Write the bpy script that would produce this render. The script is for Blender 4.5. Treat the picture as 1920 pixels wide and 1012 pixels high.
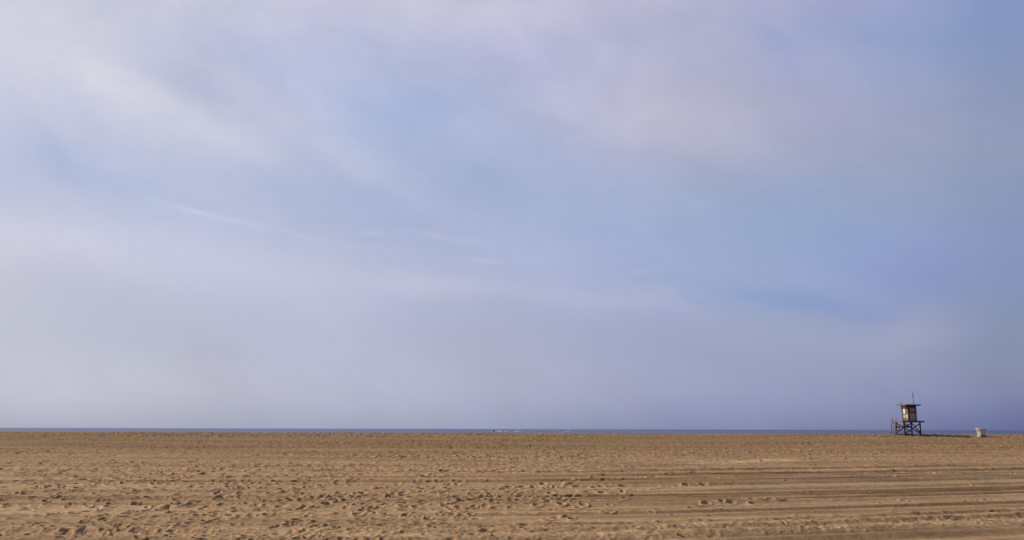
import bpy, bmesh, math, random
import numpy as np
from mathutils import Matrix, Vector

for o in list(bpy.data.objects):
    bpy.data.objects.remove(o)
C = bpy.context.scene.collection
FPX = 1800.0; PITCH = 9.385; ROLL = 0.137; EYE = 2.5
SUN_EL, SUN_AZ = 33.0, -75.0
def make_cam():
    sc = bpy.context.scene
    c = bpy.data.cameras.new('camera'); o = bpy.data.objects.new('camera', c)
    sc.collection.objects.link(o); sc.camera = o
    c.sensor_width = 36; c.lens = 36*FPX/1920; c.clip_start = 0.1; c.clip_end = 200000
    o.matrix_world = CAMM
CAMM = Matrix.Translation((0,0,EYE)) @ Matrix.Rotation(math.radians(90+PITCH),4,'X') @ Matrix.Rotation(math.radians(ROLL),4,'Z')
def make_world(rows, puffs=(), wisps=()):
    sc = bpy.context.scene
    w = bpy.data.worlds.new('World'); sc.world = w; w.use_nodes = True
    nt = w.node_tree; N = nt.nodes; L = nt.links; bg = N['Background']
    def V(op, a, b=None):
        n = N.new('ShaderNodeVectorMath'); n.operation = op
        for i, v in enumerate((a, b)):
            if v is None: continue
            if op == 'SCALE' and i == 1: i = 3
            if hasattr(v, 'is_linked'): L.new(v, n.inputs[i])
            else: n.inputs[i].default_value = v
        return n.outputs['Value'] if op in ('DOT_PRODUCT','LENGTH') else n.outputs[0]
    def M(op, a, b=None, c=None, clamp=False):
        n = N.new('ShaderNodeMath'); n.operation = op; n.use_clamp = clamp
        for i, v in enumerate((a, b, c)):
            if v is None: continue
            if hasattr(v, 'is_linked'): L.new(v, n.inputs[i])
            else: n.inputs[i].default_value = v
        return n.outputs[0]
    s = N.new('ShaderNodeTexSky'); s.sky_type = 'NISHITA'; s.sun_disc = False
    s.sun_elevation = math.radians(SUN_EL); s.sun_rotation = math.radians(SUN_AZ)
    s.air_density = 1.0; s.dust_density = 1.5; s.ozone_density = 2.0
    tc = N.new('ShaderNodeTexCoord')
    sep = N.new('ShaderNodeSeparateXYZ'); L.new(tc.outputs['Generated'], sep.inputs[0])
    x, y, z = sep.outputs
    az = M('ARCTAN2', x, y); el = M('ARCSINE', M('MINIMUM', M('MAXIMUM', z, -1.0), 1.0))
    # low marine layer: the clear sky gives way to lilac grey near the horizon, all the way round
    lum = V('DOT_PRODUCT', s.outputs[0], (0.3, 0.4, 0.3))
    fog = V('SCALE', (0.98, 0.98, 1.12), lum)
    h = M('POWER', 0.3679, M('MULTIPLY', M('MAXIMUM', el, 0.0), 7.0))
    h = M('MULTIPLY', h, 0.95)
    base = V('ADD', V('SCALE', s.outputs[0], M('SUBTRACT', 1.0, h)), V('SCALE', fog, M('MULTIPLY', h, 0.62)))
    base = V('MULTIPLY', base, BASE_TINT)
    cmb = N.new('ShaderNodeCombineXYZ'); L.new(az, cmb.inputs[0]); L.new(el, cmb.inputs[1])
    p = cmb.outputs[0]
    def noise(vec, scale, detail, rough, sx=1, sy=1, rot=0.0, dist=0.0, color=False):
        mp = N.new('ShaderNodeMapping'); mp.vector_type = 'TEXTURE'
        mp.inputs['Rotation'].default_value = (0,0,rot); mp.inputs['Scale'].default_value = (sx,sy,1)
        L.new(vec, mp.inputs[0])
        n = N.new('ShaderNodeTexNoise'); n.inputs['Scale'].default_value = scale
        n.inputs['Detail'].default_value = detail; n.inputs['Roughness'].default_value = rough
        n.inputs['Distortion'].default_value = dist
        L.new(mp.outputs[0], n.inputs['Vector'])
        return n.outputs['Color'] if color else n.outputs[0]
    tot = base
    if rows:
        wn = noise(p, 7.0, 5, 0.55, 1.6, 0.8, -0.28, color=True)
        warp = V('MULTIPLY', V('SUBTRACT', wn, (0.5,0.5,0.5)), (WARP, WARP*0.6, 0.0))
        q = V('ADD', p, warp)
        n1 = noise(q, 9.0, 6, 0.55, 1.9, 0.9, -0.30)          # streaks drawn out down to the right
        n2 = noise(q, 4.0, 6, 0.6, 1.6, 0.9, -0.15)
        mod = M("ADD", 1.0, M('ADD', M('MULTIPLY', M('SUBTRACT', n1, 0.5), STREAK), M('MULTIPLY', M('SUBTRACT', n2, 0.5), PATCH)))
        n4 = noise(q, 20.0, 6, 0.6, 1.15, 0.85, -0.35)         # mottled, broken cloud higher up
        hi = N.new('ShaderNodeMapRange'); hi.inputs[1].default_value = 0.13; hi.inputs[2].default_value = 0.26
        hi.inputs[3].default_value = 0.18; hi.inputs[4].default_value = 1.0; L.new(el, hi.inputs[0])
        mod = M('ADD', mod, M('MULTIPLY', M('MULTIPLY', M('SUBTRACT', n4, 0.5), MOTTLE), M('MULTIPLY', hi.outputs[0], M('SUBTRACT', 0.8, M('MULTIPLY', az, 0.6)))))
        def gauss(vec, ca, ce, sa, se, rot):
            mp = N.new('ShaderNodeMapping'); mp.vector_type = 'TEXTURE'
            mp.inputs['Location'].default_value = (ca, ce, 0)
            mp.inputs['Rotation'].default_value = (0,0,rot); mp.inputs['Scale'].default_value = (sa, se, 1)
            L.new(vec, mp.inputs[0])
            return M('POWER', 0.3679, V('DOT_PRODUCT', mp.outputs[0], mp.outputs[0]))
        sq = N.new('ShaderNodeSeparateXYZ'); L.new(q, sq.inputs[0])
        u = M('ADD', M('DIVIDE', sq.outputs[0], 1.6), 0.5)
        cl = None
        for (ce, stops) in rows:
            r = N.new('ShaderNodeValToRGB'); r.color_ramp.interpolation = 'LINEAR'
            e = r.color_ramp.elements
            e[0].position, e[1].position = 0.0, 1.0
            for k in range(1, len(stops)-1): e.new(k/(len(stops)-1))
            for k, c in enumerate(stops): e[k].color = (c[0], c[1], c[2], 1)
            L.new(u, r.inputs[0])
            d = M('DIVIDE', M('SUBTRACT', sq.outputs[1], ce), 0.075)
            t = V('SCALE', r.outputs[0], M('POWER', 0.3679, M('MULTIPLY', d, d)))
            cl = t if cl is None else V('ADD', cl, t)
        back = M('MULTIPLY', M('ADD', y, 0.8), 1.4, clamp=True)      # the veil thins out behind the beach
        cl = V('SCALE', cl, M('MULTIPLY', M('MULTIPLY', mod, 10.0), back))
        for (ca, ce, sa, se, rot, col) in puffs:
            cl = V('ADD', cl, V('SCALE', col, gauss(q, ca, ce, sa, se, rot)))
        tot = V('ADD', base, cl)
        wn2 = noise(p, 30.0, 4, 0.6, 1.8, 0.7, -0.2, color=True)
        q2 = V('ADD', p, V('MULTIPLY', V('SUBTRACT', wn2, (0.5,0.5,0.5)), (0.02, 0.006, 0.0)))
        n3 = noise(q2, 60.0, 5, 0.65, 3.5, 0.6, -0.2)
        wmod = M('MULTIPLY', M('SUBTRACT', n3, 0.36), 3.6, clamp=True)
        for (ca, ce, sa, se, rot, col) in wisps:
            tot = V('ADD', tot, V('SCALE', col, M('MULTIPLY', gauss(q2, ca, ce, sa, se, rot), wmod)))
    L.new(tot, bg.inputs[0]); bg.inputs[1].default_value = 0.1
BASE_TINT = (0.80, 0.84, 0.92); WARP = 0.10; STREAK = 0.45; PATCH = 0.4; MOTTLE = 0.42
SUN_E = 4.0
SAND_A = (0.388, 0.247, 0.130); SAND_B = (0.488, 0.322, 0.174); SLOPE_TINT = (0.655, 0.635, 0.62)
SEA_A = (0.000, 0.020, 0.125); SEA_B = (0.002, 0.028, 0.155); SEA_ROUGH = 0.32; SEA_SPEC = 0.5; HAZE_D = 0
ROWS = [  # veils of thin cloud: one band per elevation, colour against azimuth
(0.0000, ((0.223,0.231,0.277), (0.223,0.231,0.277), (0.223,0.231,0.277), (0.223,0.231,0.277), (0.223,0.231,0.277), (0.223,0.231,0.277), (0.240,0.249,0.297), (0.259,0.269,0.320), (0.262,0.278,0.332), (0.256,0.280,0.337), (0.250,0.279,0.340), (0.245,0.276,0.341), (0.242,0.271,0.342), (0.234,0.263,0.340), (0.222,0.251,0.337), (0.206,0.237,0.332), (0.186,0.220,0.324), (0.168,0.203,0.314), (0.157,0.191,0.306), (0.153,0.182,0.297), (0.149,0.173,0.290), (0.135,0.158,0.280), (0.112,0.135,0.266), (0.084,0.105,0.241), (0.054,0.069,0.201), (0.049,0.063,0.192), (0.049,0.063,0.192), (0.049,0.063,0.192), (0.049,0.063,0.192), (0.049,0.063,0.192), (0.049,0.063,0.192))),
(0.0783, ((0.006,0.000,0.024), (0.006,0.000,0.024), (0.006,0.000,0.024), (0.006,0.000,0.024), (0.006,0.000,0.024), (0.006,0.000,0.024), (0.008,0.000,0.028), (0.013,0.001,0.034), (0.019,0.003,0.040), (0.027,0.007,0.049), (0.035,0.014,0.062), (0.041,0.020,0.073), (0.044,0.025,0.080), (0.045,0.028,0.084), (0.047,0.030,0.085), (0.051,0.031,0.084), (0.051,0.030,0.081), (0.044,0.024,0.078), (0.031,0.014,0.074), (0.018,0.006,0.069), (0.009,0.002,0.063), (0.004,0.000,0.054), (0.001,0.000,0.041), (0.000,0.000,0.026), (0.000,0.000,0.012), (0.000,0.000,0.010), (0.000,0.000,0.010), (0.000,0.000,0.010), (0.000,0.000,0.010), (0.000,0.000,0.010), (0.000,0.000,0.010))),
(0.1567, ((0.174,0.105,0.069), (0.174,0.105,0.069), (0.174,0.105,0.069), (0.174,0.105,0.069), (0.174,0.105,0.069), (0.174,0.105,0.069), (0.173,0.109,0.081), (0.169,0.114,0.100), (0.170,0.122,0.117), (0.178,0.134,0.131), (0.187,0.146,0.145), (0.193,0.154,0.159), (0.195,0.157,0.171), (0.189,0.153,0.176), (0.174,0.143,0.176), (0.157,0.132,0.175), (0.140,0.120,0.175), (0.125,0.111,0.177), (0.117,0.109,0.179), (0.113,0.110,0.179), (0.107,0.106,0.179), (0.091,0.088,0.177), (0.066,0.060,0.169), (0.042,0.034,0.148), (0.023,0.017,0.111), (0.021,0.015,0.103), (0.021,0.015,0.103), (0.021,0.015,0.103), (0.021,0.015,0.103), (0.021,0.015,0.103), (0.021,0.015,0.103))),
(0.2350, ((0.076,0.058,0.070), (0.076,0.058,0.070), (0.076,0.058,0.070), (0.076,0.058,0.070), (0.076,0.058,0.070), (0.076,0.058,0.070), (0.089,0.069,0.083), (0.105,0.087,0.102), (0.112,0.098,0.114), (0.110,0.099,0.118), (0.102,0.091,0.117), (0.092,0.081,0.115), (0.082,0.074,0.114), (0.078,0.072,0.117), (0.083,0.079,0.126), (0.095,0.095,0.140), (0.105,0.108,0.150), (0.103,0.109,0.150), (0.088,0.100,0.139), (0.072,0.088,0.125), (0.059,0.079,0.111), (0.056,0.076,0.100), (0.066,0.079,0.093), (0.084,0.085,0.088), (0.093,0.084,0.078), (0.093,0.082,0.075), (0.093,0.082,0.075), (0.093,0.082,0.075), (0.093,0.082,0.075), (0.093,0.082,0.075), (0.093,0.082,0.075))),
(0.3133, ((0.246,0.189,0.136), (0.246,0.189,0.136), (0.246,0.189,0.136), (0.246,0.189,0.136), (0.246,0.189,0.136), (0.246,0.189,0.136), (0.238,0.182,0.131), (0.218,0.167,0.120), (0.209,0.160,0.119), (0.210,0.161,0.127), (0.208,0.164,0.139), (0.196,0.164,0.152), (0.185,0.164,0.165), (0.182,0.166,0.177), (0.187,0.171,0.183), (0.195,0.171,0.180), (0.199,0.164,0.163), (0.202,0.153,0.143), (0.206,0.146,0.133), (0.210,0.144,0.135), (0.212,0.143,0.140), (0.206,0.138,0.138), (0.187,0.127,0.128), (0.155,0.107,0.113), (0.107,0.077,0.096), (0.097,0.071,0.092), (0.097,0.071,0.092), (0.097,0.071,0.092), (0.097,0.071,0.092), (0.097,0.071,0.092), (0.097,0.071,0.092))),
(0.3917, ((0.162,0.129,0.085), (0.162,0.129,0.085), (0.162,0.129,0.085), (0.162,0.129,0.085), (0.162,0.129,0.085), (0.162,0.129,0.085), (0.183,0.148,0.102), (0.200,0.165,0.130), (0.199,0.169,0.154), (0.191,0.167,0.171), (0.181,0.162,0.183), (0.173,0.156,0.187), (0.165,0.150,0.182), (0.161,0.145,0.174), (0.158,0.139,0.169), (0.159,0.135,0.171), (0.163,0.137,0.177), (0.172,0.147,0.183), (0.177,0.161,0.188), (0.166,0.164,0.193), (0.134,0.149,0.198), (0.094,0.127,0.201), (0.069,0.113,0.200), (0.061,0.108,0.192), (0.058,0.100,0.174), (0.057,0.097,0.169), (0.057,0.097,0.169), (0.057,0.097,0.169), (0.057,0.097,0.169), (0.057,0.097,0.169), (0.057,0.097,0.169))),
(0.4700, ((0.289,0.228,0.141), (0.289,0.228,0.141), (0.289,0.228,0.141), (0.289,0.228,0.141), (0.289,0.228,0.141), (0.289,0.228,0.141), (0.312,0.246,0.160), (0.333,0.263,0.181), (0.328,0.258,0.183), (0.311,0.245,0.176), (0.302,0.237,0.176), (0.310,0.242,0.189), (0.324,0.253,0.209), (0.331,0.262,0.227), (0.328,0.264,0.239), (0.321,0.260,0.245), (0.309,0.250,0.243), (0.297,0.235,0.237), (0.286,0.219,0.225), (0.276,0.202,0.209), (0.272,0.187,0.193), (0.270,0.174,0.178), (0.261,0.157,0.161), (0.227,0.129,0.133), (0.160,0.088,0.092), (0.145,0.080,0.083), (0.145,0.080,0.083), (0.145,0.080,0.083), (0.145,0.080,0.083), (0.145,0.080,0.083), (0.145,0.080,0.083)))
]
CLOUDS = [
(-0.4090,0.3232,0.0445,0.0209,-0.611,(0.39,0.32,0.18)),
(-0.3496,0.3013,0.0719,0.0246,-0.419,(0.68,0.57,0.30)),
(-0.2858,0.2822,0.0638,0.0210,-0.489,(0.52,0.42,0.22)),
(-0.3519,0.3380,0.0465,0.0127,-0.314,(-0.60,-0.49,-0.27)),
(-0.1594,0.2675,0.1231,0.0206,-0.454,(0.54,0.43,0.22)),
(-0.4345,0.2410,0.0807,0.0175,-0.209,(-0.63,-0.45,-0.15)),
(-0.4150,0.1675,0.1329,0.0305,-0.175,(0.27,0.22,0.14)),
(-0.0616,0.1401,0.1230,0.0133,-0.070,(0.45,0.39,0.21)),
(0.2819,0.0888,0.1335,0.0244,-0.140,(0.39,0.30,0.18)),
(0.4013,0.1012,0.0520,0.0255,0.209,(0.36,0.24,0.14)),
(0.1227,0.1331,0.0828,0.0110,-0.105,(0.38,0.30,0.15)),
(0.2680,0.1286,0.0781,0.0128,-0.140,(-0.51,-0.26,0.03)),
(0.0921,0.3338,0.0862,0.0296,-0.105,(0.36,0.30,0.15)),
(0.2046,0.3076,0.0942,0.0293,-0.244,(0.45,0.38,0.18)),
(0.2734,0.3784,0.0381,0.0204,-1.047,(-0.38,-0.30,-0.00)),
(-0.0360,0.4262,0.1530,0.0166,-0.052,(0.52,0.42,0.15)),
(-0.0986,0.3332,0.0632,0.0322,0.175,(-0.54,-0.33,-0.04)),
(-0.4586,0.3676,0.0766,0.0287,-0.349,(0.45,0.38,0.22)),
(-0.2737,0.3617,0.0816,0.0154,-0.175,(-0.22,-0.15,0.00)),
(-0.4440,0.1779,0.1020,0.0181,-0.157,(0.21,0.18,0.11)),
(-0.2907,0.1702,0.0934,0.0160,-0.192,(0.20,0.17,0.11)),
(0.4008,0.0936,0.0520,0.0204,0.262,(0.27,0.18,0.09))
]
WISPS = [
(-0.2819,0.2044,0.0683,0.0032,-0.183,(0.65,0.55,0.39)),
(-0.3238,0.2101,0.0231,0.0037,-0.157,(0.52,0.43,0.31)),
(-0.0679,0.1965,0.0327,0.0033,-0.157,(0.98,0.78,0.55)),
(-0.0338,0.1731,0.0180,0.0025,-0.087,(1.04,0.85,0.59)),
(-0.1508,0.2001,0.0200,0.0027,-0.000,(0.59,0.49,0.36)),
(0.1371,0.1615,0.0331,0.0028,0.087,(0.39,0.33,0.23)),
(0.1668,0.1384,0.0518,0.0071,-0.140,(0.59,0.47,0.31)),
(-0.0057,0.1816,0.0203,0.0050,-0.105,(0.45,0.36,0.26)),
(-0.1460,0.1843,0.0332,0.0033,-0.070,(0.26,0.22,0.16)),
(-0.2229,0.1951,0.0486,0.0043,-0.209,(0.33,0.26,0.18))
]
make_cam()
make_world(ROWS, CLOUDS, WISPS)
sc = bpy.context.scene
sc.view_settings.view_transform = 'Standard'; sc.view_settings.look = 'None'
sc.view_settings.exposure = 0.0; sc.view_settings.gamma = 1.0; sc.view_settings.use_curve_mapping = False
sc.cycles.use_denoising = False
sc.cycles.max_bounces = 6
R = math.radians
sd = Vector((math.sin(R(SUN_AZ))*math.cos(R(SUN_EL)), math.cos(R(SUN_AZ))*math.cos(R(SUN_EL)), math.sin(R(SUN_EL))))
sl = bpy.data.lights.new('sun', 'SUN'); sl.energy = SUN_E; sl.angle = R(0.6); sl.color = (1.0, 0.90, 0.76)
so = bpy.data.objects.new('sun', sl); C.objects.link(so)
so.rotation_euler = sd.to_track_quat('Z', 'Y').to_euler(); so.location = (-60, 20, 60)

# ------------------------------------------------------------------ helpers
def at(px, py, Y):
    """world point seen at a photo pixel, at distance Y towards the sea"""
    d = CAMM.to_3x3() @ Vector(((px-960)/FPX, -(py-506)/FPX, -1.0))
    return Vector((0,0,EYE)) + d*(Y/d.y)

def tag(o, label=None, cat=None, group=None, kind=None):
    if label: o['label'] = label
    if cat: o['category'] = cat
    if group: o['group'] = group
    if kind: o['kind'] = kind
    return o

def empty(name, loc, rz=0.0):
    o = bpy.data.objects.new(name, None); C.objects.link(o)
    o.location = loc; o.rotation_euler = (0,0,rz); o.empty_display_size = 0.3
    return o

def link(name, bm, mat, parent=None, smooth=False):
    me = bpy.data.meshes.new(name)
    bmesh.ops.recalc_face_normals(bm, faces=bm.faces)
    bm.to_mesh(me); bm.free()
    if mat: me.materials.append(mat)
    if smooth:
        for p in me.polygons: p.use_smooth = True
    o = bpy.data.objects.new(name, me); C.objects.link(o)
    if parent: o.parent = parent
    return o

def box(bm, lo, hi, bev=0.0, mat4=None):
    r = bmesh.ops.create_cube(bm, size=1.0)
    c = [(a+b)/2 for a, b in zip(lo, hi)]; s = [b-a for a, b in zip(lo, hi)]
    m = Matrix.Translation(c) @ Matrix.Diagonal((*s, 1))
    if mat4: m = mat4 @ m
    bmesh.ops.transform(bm, matrix=m, verts=r['verts'])
    if bev:
        es = list({e for v in r['verts'] for e in v.link_edges})
        bmesh.ops.bevel(bm, geom=es, offset=bev, segments=1, affect='EDGES')

def beam(bm, a, b, w, d=None, up=(0,0,1), bev=0.008):
    """a squared timber from a to b"""
    a, b = Vector(a), Vector(b); d = d or w
    z = (b-a).normalized(); u = Vector(up)
    if abs(z.dot(u)) > 0.95: u = Vector((0,1,0))
    x = u.cross(z).normalized(); y = z.cross(x)
    m = Matrix((x, y, z)).transposed().to_4x4(); m.translation = (a+b)/2
    L = (b-a).length
    box(bm, (-w/2, -d/2, -L/2), (w/2, d/2, L/2), bev, m)

def tube(bm, pts, rads, seg=8, cap=True):
    rings = []
    for i, p in enumerate(pts):
        p = Vector(p)
        t = (Vector(pts[min(i+1, len(pts)-1)]) - Vector(pts[max(i-1, 0)])).normalized()
        u = Vector((1,0,0)) if abs(t.x) < 0.9 else Vector((0,1,0))
        x = t.cross(u).normalized(); y = t.cross(x)
        rings.append([bm.verts.new(p + rads[i]*(math.cos(k*2*math.pi/seg)*x + math.sin(k*2*math.pi/seg)*y)) for k in range(seg)])
    for a, b in zip(rings, rings[1:]):
        for k in range(seg):
            bm.faces.new((a[k], a[(k+1)%seg], b[(k+1)%seg], b[k]))
    if cap:
        bm.faces.new(rings[0]); bm.faces.new(rings[-1])

def lathe(bm, prof, seg=28, wob=None, closed=False):
    rings = []
    for j, (r, z) in enumerate(prof):
        rings.append([bm.verts.new((r*(1+(wob(k, j) if wob else 0))*math.cos(k*2*math.pi/seg),
                                    r*(1+(wob(k, j) if wob else 0))*math.sin(k*2*math.pi/seg), z)) for k in range(seg)])
    for a, b in zip(rings, rings[1:]):
        for k in range(seg):
            bm.faces.new((a[k], a[(k+1)%seg], b[(k+1)%seg], b[k]))
    if closed:
        bm.faces.new(rings[0]); bm.faces.new(rings[-1])

def material(name, col, col2=None, scale=4.0, rough=0.8, stretch=(1,1,1), bump=0.0, spec=0.3, detail=6, lo=0.35, hi=0.65):
    m = bpy.data.materials.new(name); m.use_nodes = True
    nt = m.node_tree; N = nt.nodes; L = nt.links; b = N['Principled BSDF']
    b.inputs['Roughness'].default_value = rough
    b.inputs['Specular IOR Level'].default_value = spec
    b.inputs['Base Color'].default_value = (*col, 1)
    tc = N.new('ShaderNodeTexCoord'); mp = N.new('ShaderNodeMapping'); mp.inputs['Scale'].default_value = stretch
    L.new(tc.outputs['Object'], mp.inputs[0])
    n = N.new('ShaderNodeTexNoise'); n.inputs['Scale'].default_value = scale; n.inputs['Detail'].default_value = detail
    L.new(mp.outputs[0], n.inputs['Vector'])
    if col2:
        r = N.new('ShaderNodeValToRGB')
        r.color_ramp.elements[0].position = lo; r.color_ramp.elements[1].position = hi
        r.color_ramp.elements[0].color = (*col, 1); r.color_ramp.elements[1].color = (*col2, 1)
        L.new(n.outputs[0], r.inputs[0]); L.new(r.outputs[0], b.inputs['Base Color'])
    if bump:
        bp = N.new('ShaderNodeBump'); bp.inputs['Strength'].default_value = 0.6; bp.inputs['Distance'].default_value = bump
        L.new(n.outputs[0], bp.inputs['Height']); L.new(bp.outputs[0], b.inputs['Normal'])
    return m

# ------------------------------------------------------------------ the beach
rng = np.random.default_rng(7)
K = 1850.0
_tab = rng.random((256, 256)).astype(np.float32)
def vnoise(x, y):
    xi = np.floor(x).astype(np.int32); yi = np.floor(y).astype(np.int32)
    fx = (x-xi).astype(np.float32); fy = (y-yi).astype(np.float32)
    fx = fx*fx*(3-2*fx); fy = fy*fy*(3-2*fy)
    a = _tab[yi & 255, xi & 255]; b = _tab[yi & 255, (xi+1) & 255]
    c = _tab[(yi+1) & 255, xi & 255]; d = _tab[(yi+1) & 255, (xi+1) & 255]
    return (a*(1-fx)+b*fx)*(1-fy) + (c*(1-fx)+d*fx)*fy - 0.5
def fbm(x, y, n, g=0.5):
    s = 0; a = 1.0
    for i in range(n):
        s = s + a*vnoise(x*(2.03**i)+17.3*i, y*(2.03**i)+5.7*i); a *= g
    return s
def sstep(a, b, t):
    t = np.clip((t-a)/(b-a), 0, 1); return t*t*(3-2*t)

# height of the beach against distance: flat groomed sand, then the slope up to the berm crest, then down to the sea
prof_y = [-80, 60, 77, 90, 105, 120, 127, 131.5, 133, 134.7, 136.5, 139, 142, 150, 165, 220]
prof_px = {90: 44, 105: 29.5, 120: 19.6, 127: 16.2, 131.5: 13.4, 133: 10.6, 134.7: 8.5, 136.5: 7.7, 139: 7.75}
prof_z = []
for yy in prof_y:
    if yy in prof_px: prof_z.append(EYE - prof_px[yy]*yy/K)
    else: prof_z.append({-80: 0, 60: 0, 77: 0.05, 142: 1.86, 150: 1.5, 165: 0.2, 220: -4}[yy])
_ty = np.arange(-80, 220, 0.1); _tz = np.interp(_ty, prof_y, prof_z)
_k = np.exp(-np.linspace(-2.5, 2.5, 21)**2); _k /= _k.sum()
_tz = np.convolve(np.pad(_tz, 10, mode='edge'), _k, mode='valid')

# rows and columns: finer near the trampled sand, coarser away from it
ys = [18.0]
while ys[-1] < 145:
    y = ys[-1]; ys.append(y + max(0.034, y*(0.00118 if y < 80 else 0.0017)))
tail = [146, 148, 151, 155, 160, 170, 190, 215]
front = [-60, -30, -10, 0, 6, 10, 13, 15, 16.5, 17.3]
ys = np.array(front + ys + tail)
us = np.linspace(-0.66, 0.66, 1500)
side = np.array([0.69, 0.74, 0.82, 0.95, 1.2, 1.8, 3, 6, 14])
us = np.concatenate([-side[::-1], us, side])
NY, NX = len(ys), len(us)
W = np.maximum(ys, 18.0)
X = (us[None, :]*W[:, None]).astype(np.float32); Y = np.repeat(ys[:, None], NX, 1).astype(np.float32)

# tractor rows run along the beach and swing away from the sea on the right
def curve(x):
    x = np.clip(x+4, 0, None); return np.where(x < 13, 0.0155*x*x, 0.0155*169 + 0.403*(x-13))
T = Y - curve(X) + 0.9*vnoise(X*0.05, Y*0.03)
Z = np.interp(Y, _ty, _tz).astype(np.float32)
Z += 0.05*fbm(X*0.03+3, Y*0.05, 2) * (1-sstep(120, 130, Y))
# groomed rows as ridges of the rake and of the wheels
tt = np.arange(-120, 150, 0.03); g = np.zeros_like(tt)
p = 18.0
while p < 82:
    w = random.Random(int(p*100)).uniform(0.12, 0.34); hh = random.Random(int(p*77)).uniform(0.035, 0.14)
    far = min(1.0, 45/p)
    g += hh*np.exp(-((tt-p)/w)**2) - 0.6*hh*np.exp(-((tt-p-2.2*w)/(1.3*w))**2)
    p += random.Random(int(p*31)).uniform(0.7, 2.6)
dk = np.interp(tt, np.arange(-120, 150, 0.9), rng.random(len(np.arange(-120, 150, 0.9))))
dk = 0.6*dk + 0.4*np.interp(tt, np.arange(-120, 150, 0.31), rng.random(len(np.arange(-120, 150, 0.31))))
g += 0.012*np.interp(tt, np.arange(-120, 150, 0.22), rng.standard_normal(len(np.arange(-120, 150, 0.22))))
groom = sstep(15, 17, T)*(1-sstep(68, 80, Y))
brk = np.clip(0.85 + 0.8*fbm(X*0.06, T*0.9, 2), 0.25, 1.4)
Z += np.interp(T, tt, g).astype(np.float32)*groom*brk*(0.8 + 0.4*sstep(-5, 8, X))

tone = (np.interp(T + 0.25*vnoise(X*0.4, Y*0.8), tt, sstep(0.38, 0.72, dk))*groom*np.clip(0.8 + 1.3*fbm(X*0.06+5, T*0.5, 2), 0.15, 1.2)).astype(np.float32)   # damp sand turned up by the rake, plus painted shade of the rows
# masks of walked-over sand
XL = X/np.maximum(Y, 1)
left = 1-sstep(-0.02, 0.14, XL + 0.12*fbm(X*0.15, Y*0.1, 2))
band = sstep(21.6, 22.2, T + 0.5*fbm(X*.6, Y*.6, 2))*(1-sstep(26.0, 27.0, T + 1.6*fbm(X*0.35, Y*0.35, 3)))
band = np.maximum(band, (1-sstep(25.8, 27.0, T + 1.6*fbm(X*0.35, Y*0.35, 3)))*(1-sstep(2, 5, X)))
midb = sstep(52, 58, Y+3*fbm(X*.1, Y*.1, 2))*(1-sstep(70, 76, Y))*(0.35+0.65*(1-sstep(0.05, 0.2, XL)))
slope = sstep(70, 84, Y + 5*fbm(X*0.05, Y*0.08, 2))*(1-sstep(137, 141, Y))
dens = np.clip(left*(1-sstep(60, 70, Y)), 0, 1)
def lumps(sc, n=3, ax=1.0):
    a = fbm(X*sc*ax+40*sc, Y*sc, n, 0.55)
    return a - 0.8*np.abs(fbm(X*sc*1.3*ax+9, Y*sc*1.3+4, n))
Z += (0.042*band*lumps(3.2, 3, 0.7) + 0.015*band*lumps(7.0, 2) + 0.10*midb*lumps(1.9) + 0.022*left*lumps(1.6)).astype(np.float32)
patch = np.clip(0.75 + 1.1*fbm(X*0.035, Y*0.10, 3), 0.3, 1.4)
Z += (0.15*slope*patch*lumps(2.7) + 0.05*slope*patch*fbm(X*0.8, Y*0.8, 2)).astype(np.float32)
Z += 0.008*fbm(X*5, Y*5, 2)
# faint long banks on the slope
Z += (0.06*slope*fbm(X*0.02, Y*0.35, 2)).astype(np.float32)
# a smooth wind-blown heap on the right
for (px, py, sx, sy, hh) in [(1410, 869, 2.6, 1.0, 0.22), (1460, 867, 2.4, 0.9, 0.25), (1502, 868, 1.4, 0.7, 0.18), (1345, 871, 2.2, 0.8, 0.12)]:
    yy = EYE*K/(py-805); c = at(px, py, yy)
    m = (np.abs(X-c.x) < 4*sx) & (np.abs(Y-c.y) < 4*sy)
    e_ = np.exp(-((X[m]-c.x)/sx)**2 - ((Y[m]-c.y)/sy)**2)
    Z[m] += hh*e_; tone[m] = tone[m]*(1-np.minimum(1, 1.5*e_)) - np.minimum(0.8, 1.2*e_)  # paler colour over the heap, painted sunlight on its slope

tone *= (1 - 0.6*band)*(0.75 + 0.55*sstep(0, 10, X) - 0.05*left)
tone = tone.astype(np.float32); tone += (sstep(19.9, 20.2, T)*(1-sstep(21.0, 21.4, T))*sstep(4, 7, X)*0.75 + (1-sstep(19.7, 20.0, T))*sstep(3, 6, X)*0.25).astype(np.float32)
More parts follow.
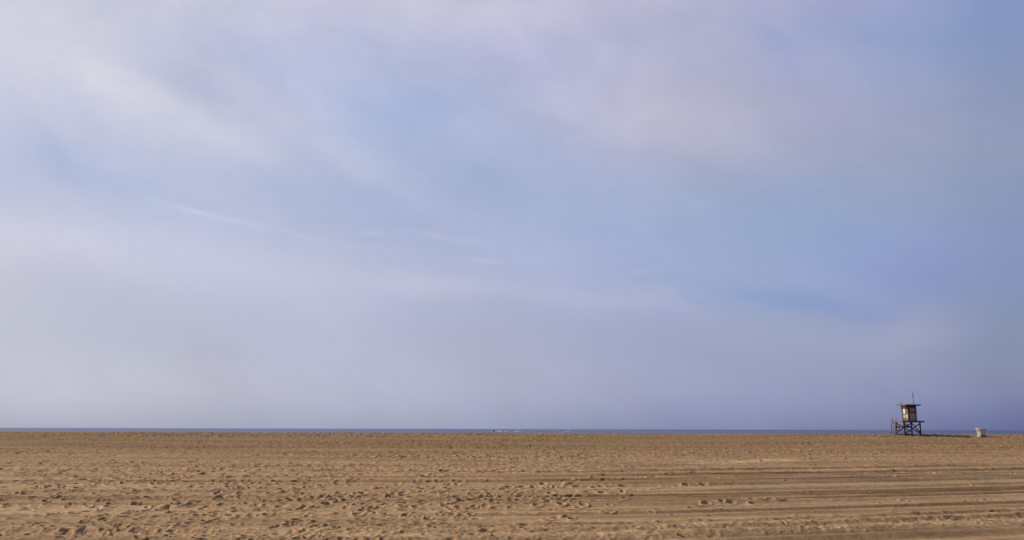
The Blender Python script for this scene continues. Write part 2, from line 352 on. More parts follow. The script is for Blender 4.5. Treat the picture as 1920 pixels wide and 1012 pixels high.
# footprints
def stamp(x, y, hx, hy, ang, dep, rim):
    reach = 2.6*max(hx, hy)
    i0, i1 = np.searchsorted(ys, (y-reach, y+reach))
    if i1 <= i0 or y < 18.2: return
    j0, j1 = np.searchsorted(us, ((x-reach)/max(y, 18), (x+reach)/max(y, 18)))
    if j1 <= j0: return
    xs_ = X[i0:i1, j0:j1]-x; ys_ = Y[i0:i1, j0:j1]-y
    c, s = math.cos(ang), math.sin(ang)
    a = (c*xs_+s*ys_)/hx; b = (-s*xs_+c*ys_)/hy
    r2 = a*a+b*b
    pit = np.exp(-(r2**1.6))
    ring = np.exp(-((np.sqrt(r2)-1.45)/0.42)**2)*(1-0.55*a/np.sqrt(r2+0.05))
    Z[i0:i1, j0:j1] += -dep*pit + rim*ring
rnd = random.Random(11)
def step(x, y, ang, big=1.0, depth=1.0):
    far_ = 1+max(0.0, y-26)/70; big = 0.84*big*far_; depth = depth*far_**1.3   # the softer sand further back takes deeper prints
    stamp(x, y, rnd.uniform(.12, .19)*big, rnd.uniform(.075, .13)*big, ang+rnd.gauss(0, .15), (rnd.uniform(.026, .052) if rnd.random() < .86 else rnd.uniform(.055, .078))*depth, rnd.uniform(.012, .03)*depth)
def trail(x, y, ang, length, bend=0.0, big=1.0, depth=1.0):
    d = 0; side_ = 1
    while d < length:
        ox = -math.sin(ang)*0.11*side_; oy = math.cos(ang)*0.11*side_
        step(x+ox+rnd.gauss(0, .03), y+oy+rnd.gauss(0, .03), ang, big, depth)
        st = rnd.uniform(.58, .82); d += st; side_ = -side_
        x += st*math.cos(ang); y += st*math.sin(ang); ang += bend*st + rnd.gauss(0, .03)
def ground_px(px, py):
    hy = 803.5 + (px-960)*0.0024
    return at(px, py, EYE*K/max(py-hy, 8))
for i in range(88):                                                   # the busy left half
    p_ = ground_px(rnd.uniform(-120, 860), rnd.uniform(915, 1010))
    trail(p_.x, p_.y, R(rnd.choice([68, 62, 75, 55, 80, 100, 120, 40])+rnd.gauss(0, 8)), rnd.uniform(5, 26), rnd.gauss(0, .012), rnd.uniform(.85, 1.2), rnd.uniform(.7, 1.15))
for i in range(16):
    p_ = ground_px(rnd.uniform(-60, 900), rnd.uniform(880, 930))
    trail(p_.x, p_.y, R(rnd.uniform(20, 150)), rnd.uniform(5, 25), rnd.gauss(0, .02), 1.1, 1.1)
for (x0, y0, x1, y1) in [(1035, 958, 1120, 905), (1120, 905, 1210, 893), (1130, 962, 1060, 928), (960, 932, 1050, 915), (1175, 940, 1180, 920),
                         (1170, 900, 1330, 885), (1440, 926, 1560, 920), (1640, 940, 1720, 950), (1690, 936, 1760, 943), (1330, 945, 1420, 935),
                         (1280, 900, 1400, 895), (1880, 932, 1800, 938), (1060, 975, 1090, 940), (1560, 880, 1900, 893), (1470, 1003, 1520, 1009), (1740, 998, 1755, 1003)]:
    a, b = ground_px(x0, y0), ground_px(x1, y1)
    dv = b-a; trail(a.x, a.y, math.atan2(dv.y, dv.x), dv.xy.length, 0, 1.0, 1.0)
for i in range(850):                                                  # single scuffed prints
    px, py = rnd.uniform(-60, 1080), 864+148*rnd.random()
    if rnd.random() < (px-350)/1100: continue
    p_ = ground_px(px, py); step(p_.x, p_.y, R(rnd.uniform(30, 130)), rnd.uniform(.6, 1.25), rnd.uniform(.35, 1.05))
for i in range(110):
    p_ = ground_px(rnd.uniform(1000, 1960), rnd.uniform(872, 965))
    step(p_.x, p_.y, R(rnd.uniform(30, 150)), rnd.uniform(.6, 1.0), rnd.uniform(.3, .8))
for i in range(1700):                                                 # the trampled strip nearest the camera
    px, py = rnd.uniform(-60, 1980), rnd.uniform(968, 1014)
    p_ = ground_px(px, py); t_ = p_.y - float(curve(np.array(p_.x)))
    if (t_ > 26.6 or t_ < 22.0) and not (px < 1150 and t_ < 26.6): continue
    step(p_.x, p_.y, R(rnd.uniform(0, 180)), rnd.uniform(.45, 1.0), rnd.uniform(.12, .52))
for i in range(2600):                                                 # old prints on the middle band and the lower slope
    Yr = rnd.uniform(56, 92); p_x = rnd.uniform(-0.6, 0.6)*Yr
    if Yr < 74 and p_x/Yr > 0.1 and rnd.random() < 0.75: continue
    step(p_x, Yr, R(rnd.uniform(0, 180)), rnd.uniform(.8, 1.4), rnd.uniform(.4, .9))

def ground(x, y):
    i = int(np.clip(np.searchsorted(ys, y), 1, NY-1)); j = int(np.clip(np.searchsorted(us, x/max(y, 18)), 1, NX-1))
    return float(Z[i-1:i+1, j-1:j+1].mean())

me = bpy.data.meshes.new('sand')
nv = NX*NY; nf = (NX-1)*(NY-1)
me.vertices.add(nv)
me.vertices.foreach_set('co', np.stack([X, Y, Z], -1).astype(np.float32).ravel())
idx = np.arange(nv, dtype=np.int32).reshape(NY, NX)
q = np.stack([idx[:-1, :-1], idx[:-1, 1:], idx[1:, 1:], idx[1:, :-1]], -1).reshape(-1)
me.loops.add(nf*4); me.loops.foreach_set('vertex_index', q)
me.polygons.add(nf)
me.polygons.foreach_set('loop_start', np.arange(0, nf*4, 4, dtype=np.int32))
me.polygons.foreach_set('use_smooth', np.ones(nf, dtype=bool))
me.update(calc_edges=True)
at_ = me.attributes.new('damp_and_light', 'FLOAT', 'POINT'); at_.data.foreach_set('value', tone.ravel().astype(np.float32))
sand = bpy.data.objects.new('sand', me); C.objects.link(sand); tag(sand, kind='structure')
del q, idx

def sand_material():
    m = bpy.data.materials.new('sand'); m.use_nodes = True
    nt = m.node_tree; N = nt.nodes; L = nt.links; b = N['Principled BSDF']
    b.inputs['Roughness'].default_value = 1.0; b.inputs['Specular IOR Level'].default_value = 0.1
    geo = N.new('ShaderNodeNewGeometry')
    def noise(scale, sx, sy, det, rough=0.6):
        mp = N.new('ShaderNodeMapping'); mp.inputs['Scale'].default_value = (sx, sy, 1)
        L.new(geo.outputs['Position'], mp.inputs[0])
        n = N.new('ShaderNodeTexNoise'); n.inputs['Scale'].default_value = scale
        n.inputs['Detail'].default_value = det; n.inputs['Roughness'].default_value = rough
        L.new(mp.outputs[0], n.inputs['Vector']); return n.outputs[0]
    def ramp(v, lo, hi, c0, c1):
        r = N.new('ShaderNodeValToRGB'); e = r.color_ramp.elements
        e[0].position, e[1].position = lo, hi; e[0].color, e[1].color = (*c0, 1), (*c1, 1)
        L.new(v, r.inputs[0]); return r.outputs[0]
    def mul(a, c):
        n = N.new('ShaderNodeMix'); n.data_type = 'RGBA'; n.blend_type = 'MULTIPLY'; n.inputs[0].default_value = 1.0
        L.new(a, n.inputs[6]); L.new(c, n.inputs[7]); return n.outputs[2]
    # dry pale sand and redder damp sand turned up in long rows, shade of the rows painted in
    col = ramp(noise(0.10, 0.35, 2.2, 5), 0.30, 0.70, SAND_A, SAND_B)
    col = mul(col, ramp(noise(0.55, 0.16, 1.6, 4), 0.34, 0.60, (0.76, 0.745, 0.73), (1.07, 1.07, 1.07)))
    col = mul(col, ramp(noise(5.5, 1, 1, 4, 0.7), 0.30, 0.70, (0.80, 0.79, 0.78), (1.18, 1.17, 1.16)))
    col = mul(col, ramp(noise(38, 1, 1, 2, 0.7), 0.25, 0.75, (0.80, 0.79, 0.80), (1.20, 1.20, 1.18)))
    da = N.new('ShaderNodeAttribute'); da.attribute_name = 'damp_and_light'
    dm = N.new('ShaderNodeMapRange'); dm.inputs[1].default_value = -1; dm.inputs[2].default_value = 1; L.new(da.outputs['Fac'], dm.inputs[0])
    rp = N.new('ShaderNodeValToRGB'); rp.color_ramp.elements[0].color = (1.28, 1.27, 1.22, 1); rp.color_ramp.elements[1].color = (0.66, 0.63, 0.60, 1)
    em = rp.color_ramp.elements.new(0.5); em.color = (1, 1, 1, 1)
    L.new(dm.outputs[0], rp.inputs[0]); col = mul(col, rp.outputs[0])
    # the coarser shelly sand of the slope is redder
    sp = N.new('ShaderNodeSeparateXYZ'); L.new(geo.outputs['Position'], sp.inputs[0])
    mr = N.new('ShaderNodeMapRange'); mr.inputs[1].default_value = 66; mr.inputs[2].default_value = 100
    L.new(sp.outputs[1], mr.inputs[0])
    col = mul(col, ramp(mr.outputs[0], 0, 1, (1, 1, 1), SLOPE_TINT))
    L.new(col, b.inputs['Base Color'])
    bp = N.new('ShaderNodeBump'); bp.inputs['Strength'].default_value = 0.9; bp.inputs['Distance'].default_value = 0.035
    L.new(noise(9, 1, 1, 5, 0.65), bp.inputs['Height'])
    ms = N.new('ShaderNodeMapRange'); ms.inputs[1].default_value = 60; ms.inputs[2].default_value = 80; ms.inputs[3].default_value = 0.35; ms.inputs[4].default_value = 1.0
    L.new(sp.outputs[1], ms.inputs[0]); L.new(ms.outputs[0], bp.inputs['Strength'])
    L.new(bp.outputs[0], b.inputs['Normal'])
    return m
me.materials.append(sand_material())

# ------------------------------------------------------------------ the sea
SEA = -1.0
def sea_material():
    m = bpy.data.materials.new('sea'); m.use_nodes = True
    nt = m.node_tree; N = nt.nodes; L = nt.links; b = N['Principled BSDF']
    geo = N.new('ShaderNodeNewGeometry')
    mp = N.new('ShaderNodeMapping'); mp.inputs['Scale'].default_value = (0.010, 0.0012, 1); L.new(geo.outputs['Position'], mp.inputs[0])
    n = N.new('ShaderNodeTexNoise'); n.inputs['Scale'].default_value = 1.0; n.inputs['Detail'].default_value = 6; L.new(mp.outputs[0], n.inputs['Vector'])
    r = N.new('ShaderNodeValToRGB'); e = r.color_ramp.elements
    e[0].position, e[1].position = 0.35, 0.68; e[0].color, e[1].color = (*SEA_A, 1), (*SEA_B, 1)
    L.new(n.outputs[0], r.inputs[0]); L.new(r.outputs[0], b.inputs['Base Color'])
    b.inputs['Roughness'].default_value = SEA_ROUGH; b.inputs['IOR'].default_value = 1.33
    b.inputs['Specular IOR Level'].default_value = SEA_SPEC
    return m
bm = bmesh.new()
vs = [bm.verts.new(v) for v in ((-80000, 150, SEA), (80000, 150, SEA), (80000, 90000, SEA), (-80000, 90000, SEA))]
bm.faces.new(vs)
bmesh.ops.subdivide_edges(bm, edges=bm.edges[:], cuts=12, use_grid_fill=True)
tag(link('sea', bm, sea_material()), kind='structure')

# ------------------------------------------------------------------ lifeguard tower
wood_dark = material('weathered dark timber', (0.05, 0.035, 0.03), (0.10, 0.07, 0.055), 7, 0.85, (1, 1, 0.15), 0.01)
wood_lit = material('sunlit brown timber', (0.16, 0.085, 0.045), (0.26, 0.145, 0.075), 7, 0.85, (1, 1, 0.2), 0.01)  # lighter copy of the timber, sunlight painted into the sun-facing parts
cabin_paint = material('tan painted boards', (0.145, 0.088, 0.04), (0.21, 0.13, 0.06), 3, 0.8, (1, 1, 0.4), 0.006)
roof_wood = material('sunlit roof boards', (0.20, 0.12, 0.075), (0.29, 0.185, 0.12), 5, 0.85, (0.3, 1.5, 1), 0.006)  # lighter than the roof slab, sunlight on the left edge painted in
grey_panel = material('dusty grey shutter', (0.27, 0.26, 0.25), (0.36, 0.35, 0.33), 5, 0.6)
grey_glass = material('dusty grey window', (0.25, 0.25, 0.26), (0.33, 0.33, 0.33), 3, 0.3, spec=0.5)
red_board = material('red board', (0.40, 0.03, 0.035), (0.33, 0.03, 0.03), 5, 0.6)
white_sign = material('white painted sign', (0.66, 0.65, 0.60), (0.56, 0.55, 0.50), 6, 0.6)
pink_sign = material('faded pale notice', (0.50, 0.44, 0.40), (0.60, 0.56, 0.52), 9, 0.7)
white_paint = material('white numerals', (0.80, 0.79, 0.76), None, 5, 0.6)
flag_cloth = material('furled dark flag', (0.05, 0.03, 0.06), (0.09, 0.05, 0.09), 8, 0.9)

TH = R(15.0)
YN = 133.0
nb = at(1697, 815.4, YN)                       # foot of the nearest leg
gz = nb.z
root = empty('lifeguard_tower', (nb.x, nb.y, gz), TH)
tag(root, 'weathered wooden lifeguard tower on stilts with flat roof, ladder and number 60', 'lifeguard tower')
deck_top = at(1693, 788.2, YN).z - gz          # heights above the foot of the nearest leg
roof_bot = at(1700, 758.6, YN).z - gz
S = 13.9
LX, LY = 2.5, 1.8                              # leg rectangle; local x runs right along the front, y back along the left side
ox, oy = -0.42, -0.22                          # deck corner relative to the nearest leg
DX, DY = 3.5, 2.35
def local_ground(lx, ly):
    w = Matrix.Rotation(TH, 3, 'Z') @ Vector((lx, ly, 0)); return ground(nb.x+w.x, nb.y+w.y) - gz
legs = [(0, 0), (LX, 0), (0, LY), (LX, LY)]
dt = 0.20
db = deck_top - dt
foot = {}
for i, (lx, ly) in enumerate(legs):
    b_ = bmesh.new(); g_ = local_ground(lx, ly); foot[i] = g_
    beam(b_, (lx, ly, g_-0.35), (lx, ly, db), 0.15, up=(0, 1, 0))
    link('leg', b_, wood_dark, root)
def part_beam(name, a, b, w, mat=wood_dark, d=None):
    b_ = bmesh.new(); beam(b_, a, b, w, d); return link(name, b_, mat, root)
e = 0.09
part_beam('brace', (0.02, -e, foot[0]+0.25), (LX-0.02, -e, db-0.12), 0.06, d=0.14)
part_beam('brace', (LX+e, 0.02, foot[1]+0.2), (LX+e, LY-0.02, db-0.12), 0.06, d=0.14)
part_beam('brace', (0.02, e, db-0.12), (LX-0.02, e, foot[1]+0.25), 0.06, d=0.14)
part_beam('brace', (0.02, LY-e, db-0.12), (LX-0.02, LY-e, foot[3]+0.30), 0.06, d=0.14)
part_beam('brace', (LX-0.02, LY+e, db-0.12), (0.02, LY+e, foot[2]+0.25), 0.06, d=0.14)
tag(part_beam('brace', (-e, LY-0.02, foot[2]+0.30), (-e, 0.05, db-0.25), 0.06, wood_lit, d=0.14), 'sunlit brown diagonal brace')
part_beam('cross_beam', (0.08, LY-0.10, db-0.62), (LX-0.08, LY-0.10, db-0.62), 0.10, d=0.20)
part_beam('cross_beam', (0.08, LY*0.5, db-0.55), (LX*0.62, LY*0.5, db-0.55), 0.10, d=0.14)
part_beam('sill_beam', (-0.12, -0.16, foot[0]+0.03), (LX+0.12, -0.16, foot[1]+0.03), 0.16)
part_beam('sill_beam', (-0.12, LY+0.02, foot[2]+0.03), (LX+0.12, LY+0.02, foot[3]+0.03), 0.16)
part_beam('sill_beam', (-0.16, 0.0, foot[0]+0.02), (-0.16, LY, foot[2]+0.02), 0.14)
part_beam('prop', (0.62, LY*0.55, db-0.08), (0.92, LY*0.55, local_ground(0.92, LY*0.55)-0.2), 0.10)
# deck: rim boards, joists and planks in one part, the sunlit rim board on the left is another
b_ = bmesh.new()
x0, x1, y0, y1 = ox, ox+DX, oy, oy+DY
n_pl = 18
for k in range(n_pl):
    yy = y0 + DY*k/n_pl
    box(b_, (x0+0.03, yy+0.004, deck_top-0.045), (x1, yy+DY/n_pl-0.004, deck_top+random.Random(k).uniform(-.004, .004)), 0.004)
for k in range(6):
    xx = x0 + 0.25 + k*(DX-0.5)/5
    box(b_, (xx-0.03, y0+0.06, db), (xx+0.03, y1-0.06, deck_top-0.047))
box(b_, (x0+0.06, y0, db), (x1, y0+0.05, deck_top-0.048), 0.006)
box(b_, (x0+0.06, y1-0.05, db), (x1, y1, deck_top-0.048), 0.006)
box(b_, (x1-0.05, y0+0.052, db), (x1, y1-0.052, deck_top-0.049), 0.006)
link('deck', b_, wood_dark, root)
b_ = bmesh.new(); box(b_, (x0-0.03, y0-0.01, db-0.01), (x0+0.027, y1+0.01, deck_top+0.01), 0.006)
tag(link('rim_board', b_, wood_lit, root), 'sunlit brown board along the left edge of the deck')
# cabin
HX, HY = 1.30, 1.28
hx, hy = ox + 1.22, oy + 0.30
# keep the near corner of the cabin at photo x = 1703
H = roof_bot - deck_top
b_ = bmesh.new()
th = 0.05
box(b_, (hx, hy, deck_top+0.006), (hx+HX, hy+th, deck_top+H), 0.0)
box(b_, (hx, hy+HY-th, deck_top+0.006), (hx+HX, hy+HY, deck_top+H), 0.0)
box(b_, (hx, hy+th+.001, deck_top+0.006), (hx+th, hy+HY-th-.001, deck_top+H-0.002), 0.0)
box(b_, (hx+HX-th, hy+th+.001, deck_top+0.006), (hx+HX, hy+HY-th-.001, deck_top+H-0.002), 0.0)
cabin = link('cabin', b_, cabin_paint, root)
def sub(name, lo, hi, mat, parent=cabin, bev=0.004, label=None):
    b_ = bmesh.new(); box(b_, lo, hi, bev); o = link(name, b_, mat, parent)
    if label: o['label'] = label
    return o
# corner posts and cladding of the shaded front
for (cx, cy) in ((hx-0.02, hy-0.02), (hx+HX-0.07, hy-0.02), (hx-0.02, hy+HY-0.07)):
    sub('corner_post', (cx, cy, deck_top+0.003), (cx+0.09, cy+0.09, deck_top+H-0.004), wood_dark)
zt = deck_top
fx0, fx1 = hx+0.075, hx+HX-0.075
b_ = bmesh.new()
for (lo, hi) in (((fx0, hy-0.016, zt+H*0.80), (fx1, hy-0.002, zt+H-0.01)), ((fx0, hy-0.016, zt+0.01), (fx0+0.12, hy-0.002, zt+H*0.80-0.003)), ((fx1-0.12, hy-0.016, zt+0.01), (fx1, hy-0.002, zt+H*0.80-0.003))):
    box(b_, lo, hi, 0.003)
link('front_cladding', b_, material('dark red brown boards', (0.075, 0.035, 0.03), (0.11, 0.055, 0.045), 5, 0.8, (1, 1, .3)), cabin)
sub('shutter', (fx0+0.123, hy-0.030, zt+0.03), (fx1-0.123, hy-0.002, zt+H*0.475), grey_panel)
sub('red_board', (fx0+0.10, hy-0.040, zt+H*0.48), (fx1-0.10, hy-0.017, zt+H*0.565), red_board)
wf = sub('window', (fx0+0.123, hy-0.026, zt+H*0.568), (fx1-0.123, hy-0.002, zt+H*0.797), wood_dark)
sub_x0, sub_x1 = fx0+0.19, fx1-0.19
b_ = bmesh.new(); box(b_, (sub_x0, hy-0.033, zt+H*0.60), (sub_x1, hy-0.027, zt+H*0.785), 0.002)
o_ = link('pane', b_, grey_glass, cabin)
# notices and numerals on the sunlit left wall (local y runs from the near corner to the far one)
def notice(y_a, y_b, za, zb, mat, label, name='notice'):
    b_ = bmesh.new(); box(b_, (hx-0.030, hy+y_a, zt+H*za), (hx-0.003, hy+y_b, zt+H*zb), 0.003)
    return tag(link(name, b_, mat, cabin), label)
notice(0.62, 1.10, 0.84, 0.94, pink_sign, 'small faded notice under the roof')
notice(0.60, 1.07, 0.47, 0.80, white_sign, 'large white notice')
def numeral(ch, yc, zc, h_, w_, st):
    # painted strokes standing 5 mm proud of the boards; u runs right, v up as read from outside
    b_ = bmesh.new()
    def stroke(pts, closed):
        n = len(pts); L_, R_ = [], []
        for i, (u, v) in enumerate(pts):
            u0, v0 = pts[(i-1) % n] if closed or i else pts[0]
            u1, v1 = pts[(i+1) % n] if closed or i < n-1 else pts[-1]
            tu, tv = u1-u0, v1-v0; l_ = math.hypot(tu, tv); nu, nv = -tv/l_, tu/l_
            for lst, sg in ((L_, 1), (R_, -1)):
                lst.append([b_.verts.new((hx-dx_, yc-(u+sg*nu*st/2), zc+v+sg*nv*st/2)) for dx_ in (0.002, 0.008)])
        for i in range(n if closed else n-1):
            j = (i+1) % n
            for q_ in ((L_[i][1], L_[j][1], R_[j][1], R_[i][1]), (L_[i][0], L_[j][0], L_[j][1], L_[i][1]), (R_[i][0], R_[j][0], R_[j][1], R_[i][1])):
                b_.faces.new(q_)
    def ell(cu, cv, a_, c_, t0, t1, n):
        return [(cu+a_*math.cos(R(t0+(t1-t0)*k/n)), cv+c_*math.sin(R(t0+(t1-t0)*k/n))) for k in range(n+1)]
    if ch == '0':
        stroke(ell(0, h_/2, w_/2-st/2, h_/2-st/2, 0, 360, 28)[:-1], True)
    else:
        stroke(ell(0, h_*0.30, w_/2-st/2, h_*0.30-st/2, 0, 360, 24)[:-1], True)
        stroke(ell(w_*0.42, h_*0.32, w_*0.92-st/2, h_*0.68-st/2, 178, 98, 12), False)
    return tag(link('numeral', b_, white_paint, cabin), 'white painted digit ' + ch)
numeral('6', hy+0.90, zt+H*0.20, H*0.23, 0.30, 0.085)
numeral('0', hy+0.37, zt+H*0.165, H*0.25, 0.30, 0.095)
# roof
rx0, ry0 = hx-0.62, hy-0.38
RX, RY = 2.46, 2.1
b_ = bmesh.new()
box(b_, (rx0, ry0, roof_bot), (rx0+RX, ry0+RY, roof_bot+0.05), 0.004)
for k in range(5):
    xx = rx0+0.05+k*(RX-0.16)/4
    box(b_, (xx, ry0+0.05, roof_bot-0.07), (xx+0.06, ry0+RY-0.05, roof_bot-0.002))
roof = link('roof', b_, wood_dark, root)
b_ = bmesh.new()
for k in range(9):
    box(b_, (rx0-0.03, ry0-0.03+k*(RY+0.06)/9+0.003, roof_bot+0.052), (rx0+RX+0.03, ry0-0.03+(k+1)*(RY+0.06)/9-0.003, roof_bot+0.085+0.004*(k%2)), 0.004)
box(b_, (rx0-0.035, ry0-0.03, roof_bot-0.05), (rx0-0.003, ry0+RY+0.03, roof_bot+0.05), 0.004)
tag(link('roof_boards', b_, roof_wood, roof), 'sunlit brown boards on the roof')
# flagpole with a furled flag, standing on the roof
fpx, fpy = rx0+RX-0.62, ry0+0.75
b_ = bmesh.new(); tube(b_, [(fpx, fpy, roof_bot+0.08), (fpx-0.02, fpy, roof_bot+1.85)], [0.035, 0.022])
pole = link('flagpole', b_, wood_dark, root, True)
b_ = bmesh.new(); rr = random.Random(3)
tube(b_, [(fpx-0.012, fpy, roof_bot+1.0+i*0.1) for i in range(8)], [0.03]+[0.05+rr.uniform(-.012, .018) for i in range(6)]+[0.03], 9)
link('furled_flag', b_, flag_cloth, pole, True)
# tall leaning pole at the near corner, standing in the sand in front of the deck
Minv = (Matrix.Translation((nb.x, nb.y, gz)) @ Matrix.Rotation(TH, 4, 'Z')).inverted()
pa = Minv @ at(1697.3, 819.3, 131.6); pb = Minv @ at(1689.2, 754.3, 132.6)
b_ = bmesh.new(); tube(b_, [pa - Vector((0, 0, .35)), pa, pa.lerp(pb, .45), pb], [0.062, 0.062, 0.06, 0.055], 10)
tag(link('corner_pole', b_, wood_dark, root, True), 'tall leaning pole reaching past the roof')
# ladder
lad = bmesh.new()
ra = [at(1669.0, 813.6, 134.4), at(1673.2, 781.6, 134.9)]; rb = [at(1677.0, 814.0, 133.6), at(1680.2, 781.6, 134.1)]
ra = [Minv @ v for v in ra]; rb = [Minv @ v for v in rb]
beam(lad, ra[0]-Vector((0, 0, .3)), ra[1], 0.075, 0.10)
ladder = link('ladder', lad, wood_lit, root)
lad = bmesh.new(); beam(lad, rb[0]-Vector((0, 0, .3)), rb[1], 0.075, 0.10); link('rail', lad, wood_lit, ladder)
for f in (0.10, 0.235, 0.37, 0.505, 0.64):
    lad = bmesh.new(); beam(lad, ra[0].lerp(ra[1], f), rb[0].lerp(rb[1], f), 0.05, 0.08); link('rung', lad, wood_dark, ladder)

# ------------------------------------------------------------------ rubbish bin
bin_body = material('pale fibreglass bin', (0.56, 0.53, 0.44), (0.42, 0.38, 0.30), 5, 0.7, bump=0.004)
bin_dark = material('dark bin base', (0.03, 0.027, 0.03), (0.05, 0.045, 0.045), 6, 0.8)
bin_collar = material('pale and brown bin collar', (0.60, 0.58, 0.53), (0.30, 0.22, 0.17), 3.2, 0.75, lo=0.45, hi=0.7)  # pale to brown tone mixed by noise
c = at(1840.0, 817.3, 132.0)
c.z = ground(c.x, c.y)
can = empty('trash_can', (c.x, c.y, c.z-0.02), 0.3)
tag(can, 'squat pale trash can with a flared collar standing on the sand', 'trash can')
b_ = bmesh.new(); lathe(b_, [(0.0, 0.0), (0.49, 0.0), (0.50, 0.06), (0.485, 0.45), (0.50, 0.78), (0.50, 0.80), (0.46, 0.80), (0.44, 0.24), (0.0, 0.22)], 32)
link('body', b_, bin_body, can, True)
def arc(bm_, r, z0, z1, a0, a1, t=0.02, n=14):
    cs = [(r*math.cos(a0+(a1-a0)*k/n), r*math.sin(a0+(a1-a0)*k/n)) for k in range(n+1)]
    q_ = [[bm_.verts.new((x_*f, y_*f, z_)) for x_, y_ in cs] for f, z_ in ((1, z0), (1, z1), (1-t/r, z1), (1-t/r, z0))]
    for k in range(n):
        for i in range(4): bm_.faces.new((q_[i][k], q_[i][k+1], q_[(i+1)%4][k+1], q_[(i+1)%4][k]))
    bm_.faces.new([c_[0] for c_ in q_]); bm_.faces.new([c_[-1] for c_ in q_])
b_ = bmesh.new(); arc(b_, 0.515, 0.0, 0.14, R(-125), R(-25)); link('base_shade', b_, bin_dark, can)  # dark strip standing in for the shadowed opening under the bin
for a_ in (-128, -36):
    b_ = bmesh.new()
    m_ = Matrix.Rotation(R(a_), 4, 'Z') @ Matrix.Translation((0.53, 0, 0.13)) @ Matrix.Rotation(R(90), 4, 'Y')
    bmesh.ops.create_cone(b_, cap_ends=True, segments=16, radius1=0.13, radius2=0.13, depth=0.10, matrix=m_); link('wheel', b_, bin_dark, can)
b_ = bmesh.new()
rr = random.Random(5); wv = [rr.uniform(-.03, .03) for _ in range(32)]
lathe(b_, [(0.505, 0.74), (0.53, 0.80), (0.60, 0.90), (0.70, 1.04), (0.72, 1.10), (0.69, 1.11), (0.58, 0.93), (0.49, 0.82)], 32, lambda k, j: wv[k]*min(1, j/3))
bmesh.ops.transform(b_, matrix=Matrix.Translation((0, 0, .8)) @ Matrix.Rotation(R(5), 4, Vector((0.3, 1, 0))) @ Matrix.Translation((0, 0, -.8)), verts=b_.verts)
link('collar', b_, bin_collar, can, True)

# ------------------------------------------------------------------ motor boat and its wake
hull_paint = material('dark hull paint', (0.05, 0.045, 0.06), (0.08, 0.07, 0.09), 2, 0.4)
boat_white = material('white boat deck', (0.75, 0.73, 0.72), None, 2, 0.4)
boat_pink = material('faded red canvas', (0.45, 0.16, 0.15), (0.38, 0.15, 0.15), 4, 0.8)
foam_m = material('white foam', (0.80, 0.82, 0.84), (0.70, 0.74, 0.80), 0.8, 0.9)
BY = 1400.0
c = at(929.5, 809, BY)
boat = empty('motor_boat', (c.x, c.y, SEA), math.pi)
tag(boat, 'small dark motor boat out at sea throwing up a white wake', 'boat')
b_ = bmesh.new()
secs = [(-3.2, 1.15, 1.0), (-1.5, 1.25, 1.0), (0.5, 1.2, 1.05), (2.0, 0.85, 1.25), (3.0, 0.4, 1.5), (3.6, 0.05, 1.7)]
rings = []
for (x_, hw, hz) in secs:
    rings.append([b_.verts.new(v) for v in ((x_, -hw, hz), (x_, -hw*.85, 0.25), (x_, 0, -0.25), (x_, hw*.85, 0.25), (x_, hw, hz))])
for a, d in zip(rings, rings[1:]):
    for k in range(4): b_.faces.new((a[k], a[k+1], d[k+1], d[k]))
    b_.faces.new((a[4], a[0], d[0], d[4]))
b_.faces.new(rings[0]); b_.faces.new(rings[-1])
bmesh.ops.transform(b_, matrix=Matrix.Rotation(R(-5), 4, 'Y'), verts=b_.verts)
link('hull', b_, hull_paint, boat)
b_ = bmesh.new(); box(b_, (-0.6, -0.8, 1.06), (1.3, 0.8, 2.0), 0.15); box(b_, (-0.2, -.7, 2.0), (0.9, .7, 2.5), 0.12); link('cabin', b_, boat_white, boat)
b_ = bmesh.new()
for sx_ in (-1.6, 0.6):
    for sy_ in (-.75, .75):
        b_ = bmesh.new(); tube(b_, [(sx_, sy_, 1.0), (sx_, sy_, 3.2)], [.06, .06], 6); link('post', b_, hull_paint, boat)
b_ = bmesh.new(); box(b_, (-1.9, -0.95, 3.2), (0.9, 0.95, 3.32), 0.05); link('canopy', b_, boat_pink, boat)
b_ = bmesh.new(); box(b_, (-3.75, -.3, 0.3), (-3.25, .3, 1.75), 0.12); link('outboard_motor', b_, hull_paint, boat)
b_ = bmesh.new(); rr = random.Random(9)
def foam(pxa, pxb, hgt, n):
    for i in range(n):
        px = pxa + (pxb-pxa)*rr.random()
        p_ = at(px, 809, BY+rr.uniform(-6, 6))
        s_ = rr.uniform(.5, 1.0)
        m_ = Matrix.Translation((p_.x, p_.y, SEA-.05)) @ Matrix.Diagonal((1.6*s_, 1.2*s_, hgt*s_*rr.uniform(.5, 1.1), 1))
        bmesh.ops.create_icosphere(b_, subdivisions=1, radius=1.0, matrix=m_)
foam(929, 943, 1.2, 60); foam(933, 937, 1.7, 14); foam(946, 952, .8, 14); foam(964, 982, .75, 46); foam(968, 976, 1.0, 20); foam(1060, 1068, .7, 12)
for v in b_.verts: v.co += Vector((rr.uniform(-.2, .2), rr.uniform(-.2, .2), rr.uniform(-.12, .12)))
tag(link('boat_wake', b_, foam_m, None, True), 'white foam of the boat wake in broken streaks', 'foam', kind='stuff')

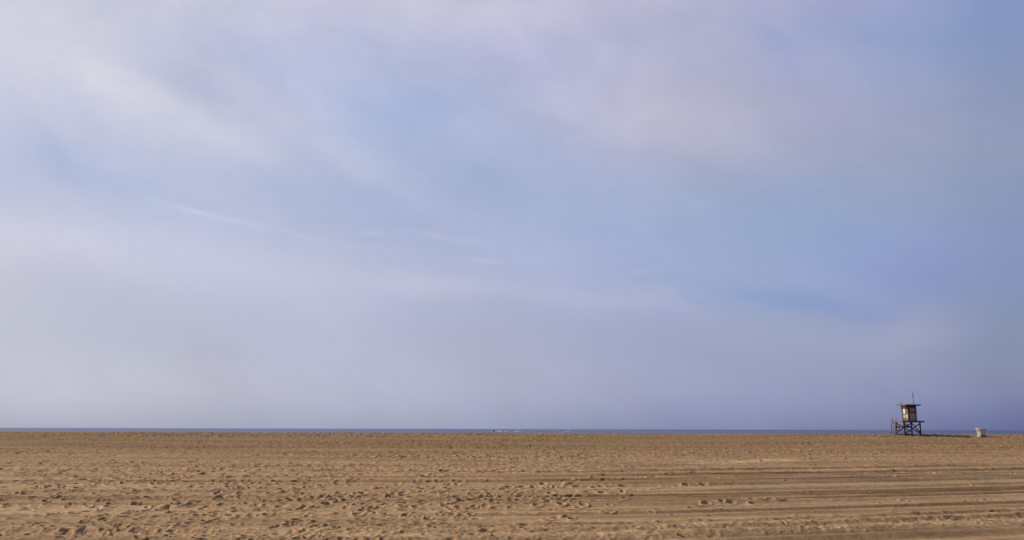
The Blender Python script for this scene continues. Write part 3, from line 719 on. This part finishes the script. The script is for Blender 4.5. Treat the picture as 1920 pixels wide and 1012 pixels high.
# ------------------------------------------------------------------ small yellow scrap in the trampled sand
scrap_m = material('yellow green scrap', (0.30, 0.28, 0.015), (0.24, 0.23, 0.012), 30, 0.5)
for y_ in np.arange(19.0, 40.0, 0.04):                                # where that line of sight meets the sand
    p_ = at(1269.5, 998.2, float(y_))
    if p_.z < ground(p_.x, p_.y)+0.045: break
b_ = bmesh.new(); rr = random.Random(2)
bmesh.ops.create_icosphere(b_, subdivisions=2, radius=0.037)
for v in b_.verts: v.co *= rr.uniform(.65, 1.2); v.co.z *= 1.0
s_ = link('crumpled_scrap', b_, scrap_m); s_.location = (p_.x, p_.y, ground(p_.x, p_.y)+0.028)
tag(s_, 'tiny crumpled yellow green scrap lying on the trampled sand', 'litter')

# ------------------------------------------------------------------ a far bird
gull_m = material('grey plumage', (0.30, 0.30, 0.32), (0.22, 0.22, 0.24), 3, 0.9)
c = at(351, 691, 620)
bird = empty('seagull', c, 0.6); tag(bird, 'tiny grey bird gliding far off over the sea', 'bird')
b_ = bmesh.new(); tube(b_, [(-.28, 0, 0), (-.15, 0, .01), (0.05, 0, 0), (0.2, 0, .03), (0.27, 0, .03), (0.33, 0, .02)], [.02, .05, .075, .055, .04, .008], 8)
link('body', b_, gull_m, bird, True)
for s_ in (-1, 1):
    b_ = bmesh.new()
    top = [(.12, .05), (.16, .3), (.05, .62)]; bot = [(-.08, .05), (-.02, .3), (-.06, .60)]; zz = [0.03, .13, .08]
    va = [b_.verts.new((x_, s_*y_, z_)) for (x_, y_), z_ in zip(top, zz)]; vb = [b_.verts.new((x_, s_*y_, z_)) for (x_, y_), z_ in zip(bot, zz)]
    for k in range(2): b_.faces.new((va[k], va[k+1], vb[k+1], vb[k]))
    bmesh.ops.solidify(b_, geom=b_.faces[:], thickness=0.015)
    link('wing', b_, gull_m, bird)

# ------------------------------------------------------------------ thin sea haze lying over beach and water
def haze():
    m = bpy.data.materials.new('haze'); m.use_nodes = True
    nt = m.node_tree; N = nt.nodes; L = nt.links
    N.remove(N['Principled BSDF'])
    v = N.new('ShaderNodeVolumePrincipled')
    v.inputs['Color'].default_value = (0.90, 0.94, 1.0, 1); v.inputs['Density'].default_value = HAZE_D
    v.inputs['Anisotropy'].default_value = 0.35
    L.new(v.outputs[0], N['Material Output'].inputs['Volume'])
    b_ = bmesh.new(); box(b_, (-90000, -100, SEA-4.2), (90000, 95000, 90.0))
    o = link('haze', b_, m); tag(o, kind='stuff')
if HAZE_D: haze()
